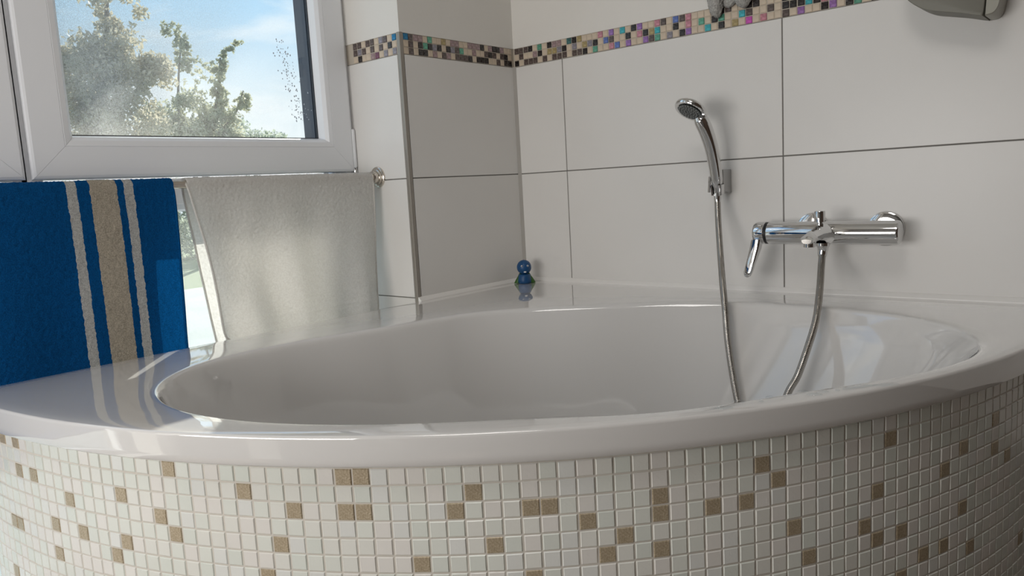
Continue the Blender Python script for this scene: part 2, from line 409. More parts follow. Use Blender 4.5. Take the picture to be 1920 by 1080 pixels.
# lower fixed glazing: full-width transom, frame, pane
mb = MB(); mb.box(NL, NX+.001, .200, .285, .848, .9035); mb.box(NL, NX+.001, .205, .285, .06, .12)
mb.box(NX-.05, NX+.001, .205, .285, .12, .848); mb.box(NL, NL+.05, .205, .285, .12, .848); mb.box(-1.245, -1.175, .206, .285, .12, .848)
mb.box(NL, -1.978, .208, .285, .9035, 2.12); mb.box(NL, NX, .208, .285, 2.09, 2.12)
win3 = struct(mb.build('window_3', M_PVC, bevel=.0015))
mb = MB(); mb.box(-1.18, NX-.045, .232, .238, .115, .853); mb.build('glass_pane', M_GLASS2, win3)
mb = MB(); mb.box(NL+.045, -1.24, .232, .238, .115, .853); mb.build('glass_pane', M_GLASS2, win3)
mb = MB()
for x0, x1 in ((-1.175, NX-.05), (NL+.05, -1.245)):
    for q in mitred(x0-.0004, x1+.0004, .1196, .8484, [(0, .214), (.012, .2155), (.0165, .2285), (.0165, .245), (0, .245)]): mb.add(q.v, q.f)
mb.build('glazing_bead', M_PVC, win3)

# ------------------------------------------------------------------ bathtub
CTOP = (-.07398, -.06823, 1.3990)
def r_out(th): t = th-PI/4; return CTOP[0]*t*t+CTOP[1]*t+CTOP[2]
outer = [Vector((0, -.0015))] + []
ths = np.linspace(0.0015, PI/2-.0015, 240)
poly = [Vector((-.0015, -.0015))]
arc = [Vector((-r_out(t)*math.cos(t), -r_out(t)*math.sin(t))) for t in ths]
for i in range(1, 40): poly.append(Vector((-.0015-(1.405)*i/40, -.0015)))
poly += arc
for i in range(1, 40): poly.append(Vector((-.0015, -1.298*(40-i)/40)))
lip = [(-1.218, -.281), (-1.258, -.413), (-1.257, -.512), (-1.227, -.587), (-1.142, -.739), (-1.05, -.872), (-.965, -.965), (-.869, -1.042), (-.802, -1.095),
       (-.642, -1.178), (-.489, -1.232), (-.386, -1.229), (-.295, -1.161), (-.204, -1.028), (-.17, -.866), (-.192, -.702), (-.264, -.546), (-.406, -.355),
       (-.617, -.232), (-.855, -.181), (-1.011, -.155), (-1.13, -.191)]
ctr = Vector((-.735, -.70))
la = np.array([[math.atan2(y-ctr.y, x-ctr.x), math.hypot(x-ctr.x, y-ctr.y)] for x, y in lip])
# smooth periodic fit of the basin edge
KH = 6
def four(a): return np.concatenate([[1.0]]+[[math.cos(k*a), math.sin(k*a)] for k in range(1, KH+1)])
A = np.array([four(a) for a in la[:, 0]]); coef = np.linalg.solve(A.T@A+1e-4*np.diag([0]+[float((k//2+1)**4)*.02 for k in range(2*KH)]), A.T@la[:, 1])
NA = 288
angs = [2*PI*i/NA-PI for i in range(NA)]
cang = math.atan2(-.0015-ctr.y, -.0015-ctr.x); ki = min(range(NA), key=lambda i: abs(angs[i]-cang)); angs[ki] = cang
def ray_poly(a):
    d = Vector((math.cos(a), math.sin(a))); best = None
    for i in range(len(poly)):
        p = poly[i]; q = poly[(i+1) % len(poly)]; e = q-p; den = d.x*e.y-d.y*e.x
        if abs(den) < 1e-12: continue
        wv = p-ctr; t = (wv.x*e.y-wv.y*e.x)/den; s = (wv.x*d.y-wv.y*d.x)/den
        if t > 0 and -1e-6 <= s <= 1+1e-6 and (best is None or t > best): best = t
    return best
RO = [ray_poly(a) for a in angs]; RL = [float(four(a)@coef) for a in angs]
back_dir = math.atan2(-1.2-ctr.y, -.36-ctr.x)
def soft(a):
    c = math.cos(a-back_dir); return max(0, c)**3
rings = []
def ring(fr, z): rings.append([(ctr.x+math.cos(a)*fr(i), ctr.y+math.sin(a)*fr(i), z(i) if callable(z) else z) for i, a in enumerate(angs)])
ring(lambda i: RO[i]-.045, .5345); ring(lambda i: RO[i]-.002, .5345); ring(lambda i: RO[i]-.0002, .5365); ring(lambda i: RO[i], .545)
rr = .0045
for q in (0, 15, 30, 45, 60, 75, 90):
    q = math.radians(q); ring(lambda i: RO[i]-rr*(1-math.cos(q)), ZR-.0012-rr*(1-math.sin(q)))
Wd = [RO[i]-rr-RL[i] for i in range(NA)]
for k_, dz in ((.88, .0004), (.72, 0), (.5, 0), (.36, 0)): ring(lambda i: RL[i]+Wd[i]*k_, ZR-dz)
LIPR = [(.010, 0.0), (.005, .0005), (.002, .0014), (-.001, .0032), (-.0035, .0064), (-.0055, .011)]
for d, dz in LIPR: ring(lambda i: RL[i]+(min(d*(1+1.6*soft(angs[i])), Wd[i]*.33*(d/.010)) if d > 0 else d), lambda i: ZR-dz)
DEEP = [(-.009, .024), (-.017, .055), (-.028, .10), (-.042, .16), (-.060, .23), (-.082, .295), (-.112, .345), (-.155, .378), (-.215, .395), (-.30, .402)]
for d, dz in DEEP: ring(lambda i: max(.06, RL[i]+d*(1+1.5*soft(angs[i]))*(1.0 if RL[i] > .4 else .8)), ZR-dz)
ring(lambda i: .05, ZR-.405); ring(lambda i: .006, ZR-.406)
mb = MB(); mb.loft(rings, cap=False); mb.f.append(tuple(range((len(rings)-1)*NA, len(rings)*NA))); mb.mi.append(0)
tub = mb.build('bathtub', M_ACRYL, smooth=True)
bm = bmesh.new(); bm.from_mesh(tub.data); bmesh.ops.recalc_face_normals(bm, faces=bm.faces)
bm.to_mesh(tub.data); bm.free()
tub['label'] = 'white glossy acrylic corner bathtub with curved front rim and deep basin'; tub['category'] = 'bathtub'

# splashes of water left on the rim
M_WATER = bpy.data.materials.new('water_film'); M_WATER.use_nodes = True; t_ = M_WATER.node_tree; t_.nodes.clear()
o_ = N(t_, 'ShaderNodeOutputMaterial'); a_ = N(t_, 'ShaderNodeBsdfTransparent'); a_.inputs[0].default_value = (.93, .95, .96, 1); b_ = N(t_, 'ShaderNodeBsdfGlossy', Roughness=.02)
l_ = N(t_, 'ShaderNodeLayerWeight', Blend=.5); p_ = N(t_, 'ShaderNodeMath', operation='POWER'); t_.links.new(l_.outputs['Facing'], p_.inputs[0]); p_.inputs[1].default_value = 4.0
q_ = N(t_, 'ShaderNodeMath', operation='MULTIPLY_ADD'); t_.links.new(p_.outputs[0], q_.inputs[0]); q_.inputs[1].default_value = .9; q_.inputs[2].default_value = .05
x_ = N(t_, 'ShaderNodeMixShader'); t_.links.new(q_.outputs[0], x_.inputs[0]); t_.links.new(a_.outputs[0], x_.inputs[1]); t_.links.new(b_.outputs[0], x_.inputs[2]); t_.links.new(x_.outputs[0], o_.inputs[0])
mb = MB(); rw = random.Random(11)
for (x, y, a, b) in ((-.905, -1.043, .010, .006), (-.872, -1.047, .008, .004), (-.838, -1.071, .006, .004), (-.800, -1.112, .008, .006), (-.782, -1.117, .005, .005), (-.793, -1.096, .006, .004), (-.742, -1.146, .020, .007), (-.716, -1.172, .016, .006), (-.86, -1.07, .003, .002), (-.77, -1.13, .003, .0025)):
    ang = math.atan2(-.62, .78); rg = []; ph = rw.uniform(0, 6)
    for k_, z_ in ((1.0, .0001), (.93, .0007), (.75, .0012), (.4, .0015), (.05, .0016)):
        ring_ = []
        for j in range(28):
            q = 2*PI*j/28; w_ = 1+.22*math.sin(2*q+ph)+.12*math.sin(5*q+ph*2)
            u_, v_ = a*k_*w_*math.cos(q), b*k_*w_*math.sin(q)
            ring_.append((x+u_*math.cos(ang)-v_*math.sin(ang), y+u_*math.sin(ang)+v_*math.cos(ang), ZR+z_))
        rg.append(ring_)
    mb.loft(rg, cap=False)
o = mb.build('water_splashes', M_WATER, tub, smooth=True); o['kind'] = 'stuff'

# ------------------------------------------------------------------ bathtub panel with glass mosaic
DELTA = .02
panel = empty('tiled_bath_surround', (-.95, -.95, 0), 'curved bath front panel clad in small white glass mosaic with scattered sandy tiles', 'bath surround')
tt = np.linspace(0, PI/2, 4001); rad = np.array([r_out(t) for t in tt])-DELTA
px = -rad*np.cos(tt); py = -rad*np.sin(tt); arc_s = np.concatenate([[0], np.cumsum(np.hypot(np.diff(px), np.diff(py)))])
def at_s(s):
    th = float(np.interp(s, arc_s, tt)); x = float(np.interp(s, arc_s, px)); y = float(np.interp(s, arc_s, py))
    x2 = float(np.interp(s+.004, arc_s, px)); y2 = float(np.interp(s+.004, arc_s, py)); x1 = float(np.interp(s-.004, arc_s, px)); y1 = float(np.interp(s-.004, arc_s, py))
    t = Vector((x2-x1, y2-y1, 0)).normalized(); return Vector((x, y, 0)), t
mb = MB(); ri = []
for (dz, ins) in ((0.0, .0011), (.5335, .0011), (.5335, .03), (0.0, .03)):
    ri.append([(-(r_out(t)-DELTA-ins)*math.cos(t), -(r_out(t)-DELTA-ins)*math.sin(t), dz) for t in np.linspace(.004, PI/2-.004, 160)])
vs = [p for r in ri for p in r]; n = 160
fs = [(a*n+k, a*n+k+1, ((a+1) % 4)*n+k+1, ((a+1) % 4)*n+k) for a in range(4) for k in range(n-1)]+[(0, n, 2*n, 3*n), (n-1, 4*n-1, 3*n-1, 2*n-1)]
mb.add(vs, fs); mb.build('grout_bed', M_PGROUT, panel)
GOLD = {(5, 0), (7, 0), (7, 2), (9, 2), (13, 3), (5, 6), (6, 6), (11, 5), (14, 5), (11, 7), (22, 0), (27, 1), (21, 3), (22, 4), (18, 2), (18, 5), (17, 6),
        (30, 2), (29, 4), (33, 0), (34, 0), (33, 2), (34, 2), (37, 5), (39, 2), (40, 1), (41, 4), (43, 2), (44, 2), (46, 3), (48, 4), (47, 5), (50, 5), (50, 2), (50, 3),
        (53, 3), (55, 3), (56, 1), (57, 2), (58, 5), (59, 7), (63, 6), (64, 4), (64, 7), (65, 1), (66, 7), (70, 4), (70, 9), (72, 3), (72, 7), (76, 2), (76, 4), (78, 5), (43, 6), (28, 6)}
PS = .02216; PZ = .022; cells = []
for c in range(1, 96):
    s = .0025+PS*c
    if s > arc_s[-1]-.012: break
    p, t = at_s(s)
    for r in range(24):
        z = .527-PZ*(r+.5)
        if z < .01: continue
        if (c, r) in GOLD: k = 5
        elif r > 8 and random.random() < .045: k = 5
        else: k = random.choice((0, 0, 1, 1, 2, 2, 3, 4))
        pos = p+Vector((0, 0, z))+Vector((random.uniform(-.0004, .0004)*t.x, random.uniform(-.0004, .0004)*t.y, random.uniform(-.0004, .0004)))
        d = pos-CAM; zz = d.dot(fwd); X = 960+F_PX*d.dot(r2)/zz if zz > .1 else -9e9; Y = 540-F_PX*d.dot(u2)/zz if zz > .1 else 9e9
        nrm = Vector((-t.y, t.x, 0)); nrm = nrm if nrm.dot(p) > 0 else -nrm
        facing = max(0, -(d.normalized().dot(nrm)))
        size = facing/(zz*zz) if (-10 < X < 1930 and Y < 1085 and zz > .1) else 0
        cells.append((size, pos, t, k))
cells.sort(key=lambda q: -q[0])
pt = tile_mesh(.0202, .0201, .004, .0011, 'panel')
field = MB()
for i, (size, pos, t, k) in enumerate(cells):
    U = t if t.x > 0 else -t; V = Vector((0, 0, 1)); W = U.cross(V)
    if W.dot(pos) < 0: U = -U; W = -W
    if i < 300 and size > 0:
        o = place_tile('mosaic_tile', with_mat(pt, PM[k]), pos, U, V, None, .02)
        o.parent = panel; o.matrix_parent_inverse = wmat(panel).inverted()
    else:
        field.cur = k; ax = random.uniform(-.02, .02); ay = random.uniform(-.02, .02)
        Rm = Matrix((U, V, W)).transposed() @ Matrix.Rotation(ax, 3, 'X') @ Matrix.Rotation(ay, 3, 'Y')
        field.add([pos+Rm @ v.co for v in pt.vertices], [tuple(f.vertices) for f in pt.polygons])
me = mesh('mosaic_tile_field', field.v, field.f)
for m in PM: me.materials.append(m)
me.polygons.foreach_set('material_index', field.mi)
o = link('mosaic_tile_field', me, None, panel); o['kind'] = 'stuff'

# ------------------------------------------------------------------ towel rail
YB, ZB = .118, .888
rail = empty('towel_rail', (NX, YB, ZB), 'satin nickel towel rail with stepped round flange across the window niche', 'towel rail')
mb = MB(); mb.lathe((NL, YB, ZB), (1, 0, 0), [(0, .0085), (NX-NL, .0085)], 24); mb.build('bar', M_NICKEL, rail, smooth=True, angle=40)
for xx, sg in ((NX, -1), (NL, 1)):
    mb = MB(); mb.lathe((xx, YB, ZB), (sg, 0, 0), [(0, .0265), (.004, .0265), (.0055, .0245), (.006, .021), (.0095, .0205), (.0105, .0185), (.011, .016), (.021, .0155), (.0225, .0145), (.0235, .0115), (.033, .011), (.034, .0095)], 40)
    mb.build('flange', M_NICKEL, rail, smooth=True, angle=30)

# ------------------------------------------------------------------ towels
def cloth_mat(name, build, transl, bumps=(900, .9)):
    m = bpy.data.materials.new(name); m.use_nodes = True; t = m.node_tree; b = t.nodes['Principled BSDF']
    b.inputs['Roughness'].default_value = .95; b.inputs['Specular IOR Level'].default_value = .1; b.inputs['Sheen Weight'].default_value = .25; b.inputs['Sheen Roughness'].default_value = .6
    c = N(t, 'ShaderNodeTexCoord'); col = build(t, c)
    n = N(t, 'ShaderNodeTexNoise', Scale=bumps[0], Detail=2.0); t.links.new(c.outputs['Object'], n.inputs['Vector'])
    bp = N(t, 'ShaderNodeBump', Strength=bumps[1], Distance=.002); t.links.new(n.outputs['Fac'], bp.inputs['Height']); t.links.new(bp.outputs[0], b.inputs['Normal'])
    t.links.new(col, b.inputs['Base Color'])
    tr = N(t, 'ShaderNodeBsdfTranslucent'); t.links.new(col, tr.inputs[0]); mxs = N(t, 'ShaderNodeMixShader'); mxs.inputs[0].default_value = transl
    t.links.new(b.outputs[0], mxs.inputs[1]); t.links.new(tr.outputs[0], mxs.inputs[2]); t.links.new(mxs.outputs[0], t.nodes['Material Output'].inputs[0]); return m
def grey_col(t, c):
    n = N(t, 'ShaderNodeTexNoise', Scale=260.0, Detail=2.0); t.links.new(c.outputs['Object'], n.inputs['Vector'])
    r = ramp(t, [(.3, (.78, .76, .725)), (.7, (.88, .865, .835))]); t.links.new(n.outputs['Fac'], r.inputs[0]); return r.outputs[0]
M_GREY = cloth_mat('grey_terry', grey_col, .42, (900, .5))
X_L, X_R = -2.12, -.9725
def blue_col(t, c):
    s = N(t, 'ShaderNodeSeparateXYZ'); t.links.new(c.outputs['Object'], s.inputs[0])
    n = N(t, 'ShaderNodeTexNoise', Scale=130.0, Detail=1.0); t.links.new(c.outputs['Object'], n.inputs['Vector'])
    w1 = N(t, 'ShaderNodeMath', operation='MULTIPLY_ADD'); t.links.new(n.outputs['Fac'], w1.inputs[0]); w1.inputs[1].default_value = .0045; w1.inputs[2].default_value = -.00225
    a = N(t, 'ShaderNodeMath', operation='ADD'); t.links.new(s.outputs['X'], a.inputs[0]); t.links.new(w1.outputs[0], a.inputs[1])
    mr = N(t, 'ShaderNodeMapRange'); mr.inputs['From Min'].default_value = X_L; mr.inputs['From Max'].default_value = X_R; t.links.new(a.outputs[0], mr.inputs['Value'])
    f = lambda x: (x-X_L)/(X_R-X_L)
    bl = (.0022, .085, .27); wh = (.55, .55, .53); be = (.50, .445, .36)
    r = ramp(t, [(0, bl), (f(-1.176), wh), (f(-1.158), bl), (f(-1.137), be), (f(-1.0865), bl), (f(-1.0735), wh), (f(-1.055), bl)], 'CONSTANT')
    t.links.new(mr.outputs[0], r.inputs[0])
    n2 = N(t, 'ShaderNodeTexNoise', Scale=420.0, Detail=2.0); t.links.new(c.outputs['Object'], n2.inputs['Vector'])
    r2_ = ramp(t, [(.3, (.72, .72, .72)), (.7, (1.2, 1.2, 1.2))]); t.links.new(n2.outputs['Fac'], r2_.inputs[0])
    mu = N(t, 'ShaderNodeMix', data_type='RGBA', blend_type='MULTIPLY'); mu.inputs['Factor'].default_value = 1; t.links.new(r.outputs[0], mu.inputs['A']); t.links.new(r2_.outputs[0], mu.inputs['B'])
    return mu.outputs['Result']
M_BLUE = cloth_mat('blue_striped_terry', blue_col, .20); M_BLUE.node_tree.nodes['Principled BSDF'].inputs['Sheen Weight'].default_value = 0
def towel(name, xl, xr, zf, zb, disp, material, step=.003, thick=.005, rb=.0135, gap_f=.004, gap_b=.012):
    """xl(s,side) / xr: edge x at drop s below the bar; zf, zb: lowest z of the front and back layer"""
    Lf = ZB-zf; Lb = ZB-zb; arcl = PI*rb; tot = Lf+arcl+Lb; nv = int(tot/step); nu = int((xr(0, 0)-xl(0, 0))/step)
    vv = np.linspace(0, tot, nv+1); V = []
    for v in vv:
        if v < Lf: s = Lf-v; y = YB-rb-gap_f*min(1, s/.1); z = ZB-s; side = 0
        elif v < Lf+arcl: q = (v-Lf)/rb; s = 0; y = YB-rb*math.cos(q); z = ZB+rb*math.sin(q); side = 2
        else: s = v-Lf-arcl; y = YB+rb+gap_b*min(1, s/.2); z = ZB-s; side = 1
        a = xl(s, side); b = xr(s, side)
        us = np.linspace(0, 1, nu+1); xs = a+(b-a)*us
        dy, dz = disp(us, s, side)
        fuzz = np.random.normal(0, .00045, nu+1); fz2 = np.random.normal(0, .0004, nu+1)
        if side == 2: V.append(np.stack([xs, y-math.cos((v-Lf)/rb)*fuzz, z+math.sin((v-Lf)/rb)*fuzz+dz], -1))
        else: V.append(np.stack([xs+fz2, y+dy+fuzz, z+fz2+dz], -1))
    rows_ = V; V = np.concatenate(V); n1 = nu+1
    i = np.arange(nv)[:, None]*n1+np.arange(nu)[None, :]; Fq = np.stack([i, i+1, i+1+n1, i+n1], -1).reshape(-1, 4)
    me = bpy.data.meshes.new(name); me.from_pydata(V.tolist(), [], Fq.tolist()); me.update(); me.polygons.foreach_set('use_smooth', [True]*len(me.polygons))
    o = link(name, me, material)
    # stitched hem running round the edge
    edge = [r[0] for r in rows_[::4]]+[rows_[-1][k] for k in range(0, nu+1, 4)]+[r[-1] for r in rows_[::-4]]+[rows_[0][k] for k in range(nu, -1, -4)]
    E_ = np.array(edge)
    for _ in range(6): E_ = (np.roll(E_, 1, 0)+2*E_+np.roll(E_, -1, 0))/4
    E_ = np.vstack([E_, E_[:1]]); hm = MB(); hm.tube(E_.tolist(), thick/2, 8, cap=False); hm.build('hem', material, o, smooth=True)
    return o
def d_blue(us, s, side):
    k = min(1, s/.35); x = us*1.15
    return (.004*np.sin(x*19+.6)+.003*np.sin(x*33+2+s*3))*k*(1 if side == 0 else .5), 0*us
o = towel('beach_towel', lambda s, e: X_L+.004*s, lambda s, e: X_R-(.012*s/.33 if e != 1 else .02+.03*s), .40, .46, d_blue, M_BLUE)
o['label'] = 'large blue terry towel with white and beige stripes hanging from rail below window'; o['category'] = 'towel'
def d_grey(us, s, side):
    k = min(1, s/.30)
    f = .0130*np.sin(us*13.0-7.5*s*(1-us)*2+.4)+.0055*np.sin(us*27+4+6*s)+.003*np.sin(us*5+1)
    hem = -.0016*math.exp(-((s-.305)/.004)**2) if side == 0 else 0
    if side == 1: f = f*.35
    return f*k+hem, -.004*np.sin(us*PI)*0
o = towel('hand_towel', lambda s, e: (-.944+.053*(s/.335)) if e != 1 else (-.944+.050*(s/.335)), lambda s, e: -.456-.008*min(1, s/.2)+.012*max(0, s-.2), .545, .47, d_grey, M_GREY, step=.0026, gap_b=.014)
o['label'] = 'light grey terry towel hanging in soft folds from right end of rail'; o['category'] = 'towel'

# ------------------------------------------------------------------ bath mixer
mix = empty('bath_mixer', (0, -.91, .714), 'chrome single-lever bath mixer mounted on the white tiled wall', 'faucet')
XA, ZA = -.068, .713
mb = MB(); mb.lathe((XA, -.7615, ZA), (0, -1, 0), [(0, .0215), (.0008, .0235), (.003, .0245), (.262, .0245), (.2655, .0238), (.2675, .0215), (.268, .010)], 48)
mb.build('body', M_CHROME, mix, smooth=True, angle=35)
mb = MB(); mb.lathe((XA, -.7565, ZA), (0, -1, 0), [(0, .0240), (.0052, .0240)], 40); mb.build('seal_ring', M_BLACK, mix, smooth=True, angle=35)
mb = MB(); mb.lathe((XA, -.7568, ZA), (0, 1, 0), [(0, .0236), (.001, .0248), (.020, .0248), (.0245, .0225), (.0265, .016), (.027, .004)], 40)
mb.build('cap', M_CHROME, mix, smooth=True, angle=35)
# flat lever hanging from the cap
rg = []
for t, wx, wy, x, y in [(0, .0105, .0095, XA-.014, -.741), (.02, .0085, .0095, XA-.018, -.738), (.05, .0058, .0085, XA-.026, -.731), (.072, .0048, .0078, XA-.032, -.7265), (.080, .003, .0055, XA-.034, -.7255), (.0825, .0008, .002, XA-.035, -.7253)]:
    wx *= 1.25; wy *= 1.25
    rg.append([(x+wx*math.copysign(abs(math.cos(q))**.6, math.cos(q)), y+wy*math.copysign(abs(math.sin(q))**.6, math.sin(q)), .700-t) for q in np.linspace(0, 2*PI, 25)[:-1]])
mb = MB(); mb.loft(rg); mb.build('lever', M_CHROME, mix, smooth=True, angle=60)
for yy in (-.835, -.985):
    mb = MB(); mb.lathe((-.0004, yy, .716), (-1, 0, 0), [(0, .0365), (.0035, .0365), (.0065, .0350), (.0085, .031), (.0095, .024), (.010, .0165), (.042, .016)], 44); mb.build('escutcheon', M_CHROME, mix, smooth=True, angle=30)
    mb = MB(); mb.lathe((-.020, yy, .716), (-1, 0, 0), [(0, .0175), (.030, .0175)], 6); mb.build('union_nut', M_CHROME, mix, angle=20)
# spout: flared root, flat ridge top, running out into the room
def sec(x, y, z, wy, zt, zb, ridge):
    return [(x, y-wy, z+zt*.15), (x, y-wy*.55, z+zt*.75), (x, y, z+zt+ridge), (x, y+wy*.55, z+zt*.75), (x, y+wy, z+zt*.15), (x, y+wy*.9, z-zb*.6), (x, y+wy*.5, z-zb), (x, y-wy*.5, z-zb), (x, y-wy*.9, z-zb*.6)]
YS = -.884
mb = MB(); mb.loft([sec(XA-.008, YS, ZA, .036, .020, .022, .002), sec(XA-.024, YS, ZA, .027, .018, .019, .004), sec(XA-.036, YS, ZA+.001, .0195, .0155, .014, .004), sec(XA-.060, YS, ZA+.001, .0165, .0125, .011, .003), sec(XA-.090, YS, ZA-.001, .0155, .009, .011, .002), sec(XA-.108, YS, ZA-.004, .014, .005, .010, .001), sec(XA-.114, YS, ZA-.006, .010, .002, .007, 0)])
mb.build('spout', M_CHROME, mix, smooth=True, angle=28)
mb = MB(); mb.lathe((XA-.098, YS, ZA-.0115), (0, 0, -1), [(0, .0115), (.009, .0115), (.010, .0095)], 24); mb.build('aerator', M_CHROME, mix, smooth=True, angle=35)
# diverter pull knob
mb = MB(); mb.lathe((XA-.036, YS, ZA+.012), (0, 0, 1), [(0, .007), (.010, .007), (.0105, .006), (.013, .006), (.0135, .0108), (.0345, .0108), (.036, .0098), (.0363, .002)], 28); mb.build('diverter_knob', M_CHROME, mix, smooth=True, angle=35)
mb = MB(); mb.lathe((XA-.012, -.882, ZA-.020), (0, 0, -1), [(0, .0145), (.006, .0145), (.010, .0115), (.0165, .0105), (.0168, .009)], 28); mb.build('hose_outlet', M_CHROME, mix, smooth=True, angle=35)

# ------------------------------------------------------------------ shower hose
hose = empty('shower_hose', (-.080, -.881, .676), 'coiled metal shower hose looping from mixer down into bathtub and up to handset', 'hose')
XH = XA-.012
key = [(-.052, -.6345, .803), (-.056, -.636, .785), (-.075, -.646, .735), (-.12, -.671, .666), (-.178, -.702, .615), (-.215, -.724, .563), (-.237, -.739, .497), (-.255, -.758, .424), (-.275, -.780, .360), (-.305, -.805, .312),
       (-.335, -.84, .300), (-.345, -.868, .33), (-.333, -.884, .385), (-.315, -.896, .430), (-.300, -.908, .459), (-.274, -.917, .506), (-.228, -.918, .556), (-.165, -.904, .604), (-.108, -.888, .644), (XH-.004, -.882, .668), (XH, -.882, .684)]
cp = catmull(key, 60); seg = [0]
for a, b in zip(cp[:-1], cp[1:]): seg.append(seg[-1]+(b-a).length)
Lh = seg[-1]; npts = int(Lh/.0008); ss = np.linspace(0, Lh, npts); arr = np.array([tuple(p) for p in cp]); P = np.stack([np.interp(ss, seg, arr[:, k]) for k in range(3)], -1)
# smooth the polyline a little
for _ in range(40): P[1:-1] = (P[:-2]+P[1:-1]*2+P[2:])/4
rads = .0063+.0009*np.abs(np.sin(PI*ss/.0033))**.6
mb = MB(); mb.tube(P.tolist(), rads, 14); mb.build('hose_tube', M_HOSE, hose, smooth=True)
e0 = Vector(P[-1]); d0 = (Vector(P[-14])-e0).normalized()
mb = MB(); mb.lathe(e0, d0, [(-.001, .0098), (.014, .0098), (.020, .0085), (.021, .0072)], 24); mb.build('hose_nut', M_CHROME, hose, smooth=True, angle=35)
e0 = Vector(P[0]); d0 = (Vector(P[14])-e0).normalized()
mb = MB(); mb.lathe(e0, d0, [(-.004, .0090), (.012, .0086), (.020, .0075)], 24); mb.build('hose_cone', M_CHROME, hose, smooth=True, angle=35)

# ------------------------------------------------------------------ hand shower
HC = Vector((-.122, -.606, .991)); HV = (HC-CAM).normalized(); HA = -.44*r2-.90*u2; HA = (HA-HV*HA.dot(HV)).normalized(); HN = (-.46*HV+.888*HA).normalized()
hand = empty('hand_shower', (-.052, -.6345, .806), 'chrome hand shower with round dark nozzle face resting in wall bracket', 'shower head')
hk = [(-.053, -.6348, .807), (-.056, -.6352, .826), (-.066, -.636, .866), (-.079, -.6345, .908), (-.092, -.630, .942), (-.100, -.6245, .963), (-.106, -.6185, .979)]
hp = catmull(hk, 8); n = len(hp)
hr = np.interp(np.linspace(0, 1, n), [0, .12, .2, .5, .8, .92, 1], [.0104, .0108, .0142, .0156, .0170, .0160, .012])
mb = MB(); mb.tube(hp, hr, 24); mb.build('handle', M_CHROME, hand, smooth=True, angle=50)
HR = .0375
mb = MB(); mb.lathe(HC, -HN, [(0, .0285), (-.0012, .0295), (-.0015, HR-.002), (.001, HR), (.006, HR+.0005), (.010, HR-.002), (.015, .029), (.020, .018), (.022, .006)], 56); mb.build('head', M_CHROME, hand, smooth=True, angle=40)
mb = MB(); mb.lathe(HC, -HN, [(-.0026, .0280), (-.0034, .010), (.004, .0290)], 48); mb.build('spray_face', M_NOZZLE, hand, smooth=True, angle=40)
mb = MB(); e1 = HN.orthogonal().normalized(); e2 = HN.cross(e1); M_TIP = mat('grey_nozzle_tip', (.26, .27, .265), .3)
for rr_, cnt in ((.005, 5), (.0115, 11), (.018, 17), (.0245, 23)):
    for k in range(cnt):
        q = 2*PI*k/cnt+rr_*40; mb.lathe(HC+HN*.002+(e1*math.cos(q)+e2*math.sin(q))*rr_, HN, [(0, .0017), (.003, .0013), (.0036, .0007)], 8)
o = mb.build('nozzles', M_TIP, hand, smooth=True); o['kind'] = 'stuff'
# bracket
br = empty('shower_bracket', (0, -.650, .83), 'chrome wedge-shaped wall bracket holding the hand shower upright', 'bracket')
mb = MB()
for (y0, y1, x1, z0, z1) in ((-.643, -.618, -.040, .803, .858),):
    mb.add([(-.0003, y0-.003, z0), (-.0003, y1+.001, z0-.003), (x1, y1, z0+.004), (x1, y0, z0+.006), (-.0003, y0-.003, z1), (-.0003, y1+.001, z1), (x1, y1, z1), (x1, y0, z1)],
           [(3, 2, 1, 0), (4, 5, 6, 7), (0, 1, 5, 4), (1, 2, 6, 5), (2, 3, 7, 6), (3, 0, 4, 7)])
mb.build('wall_block', mat('dark_chrome', (.42, .42, .42), .12, metal=1.0), br, bevel=.002)
# open conical sleeve around the handset foot
ax = (Vector(hk[1])-Vector(hk[0])).normalized(); c0 = Vector((-.0525, -.6347, .803)); s1 = Vector((0, -1, 0)); s1 = (s1-ax*s1.dot(ax)).normalized(); s2 = ax.cross(s1)
rg = []
for q in np.linspace(math.radians(35), math.radians(325), 30):
    # gap faces the room
    dvec = (-s2*math.cos(q) + s1*math.sin(q)) if s2.x > 0 else (s2*math.cos(q)+s1*math.sin(q))
    rg.append([c0+ax*(-.002)+dvec*.0112, c0+ax*.022+dvec*.0132, c0+ax*.022+dvec*.0165, c0+ax*(-.002)+dvec*.0150])
mb = MB(); mb.loft(rg); mb.build('clip_sleeve', M_CHROME, br, smooth=True, angle=35)
mb = MB(); mb.add([(-.071, -0.6265, .807), (-.068, -0.6205, .807), (-.066, -0.6225, .844), (-.069, -0.6285, .844), (-.074, -0.6250, .807), (-.0715, -0.6190, .807), (-.0695, -0.6210, .844), (-.0725, -0.6270, .844)],
                   [(0, 1, 2, 3), (7, 6, 5, 4), (0, 4, 5, 1), (1, 5, 6, 2), (2, 6, 7, 3), (3, 7, 4, 0)])
mb.build('clip_lip', M_CHROME, br, bevel=.001)

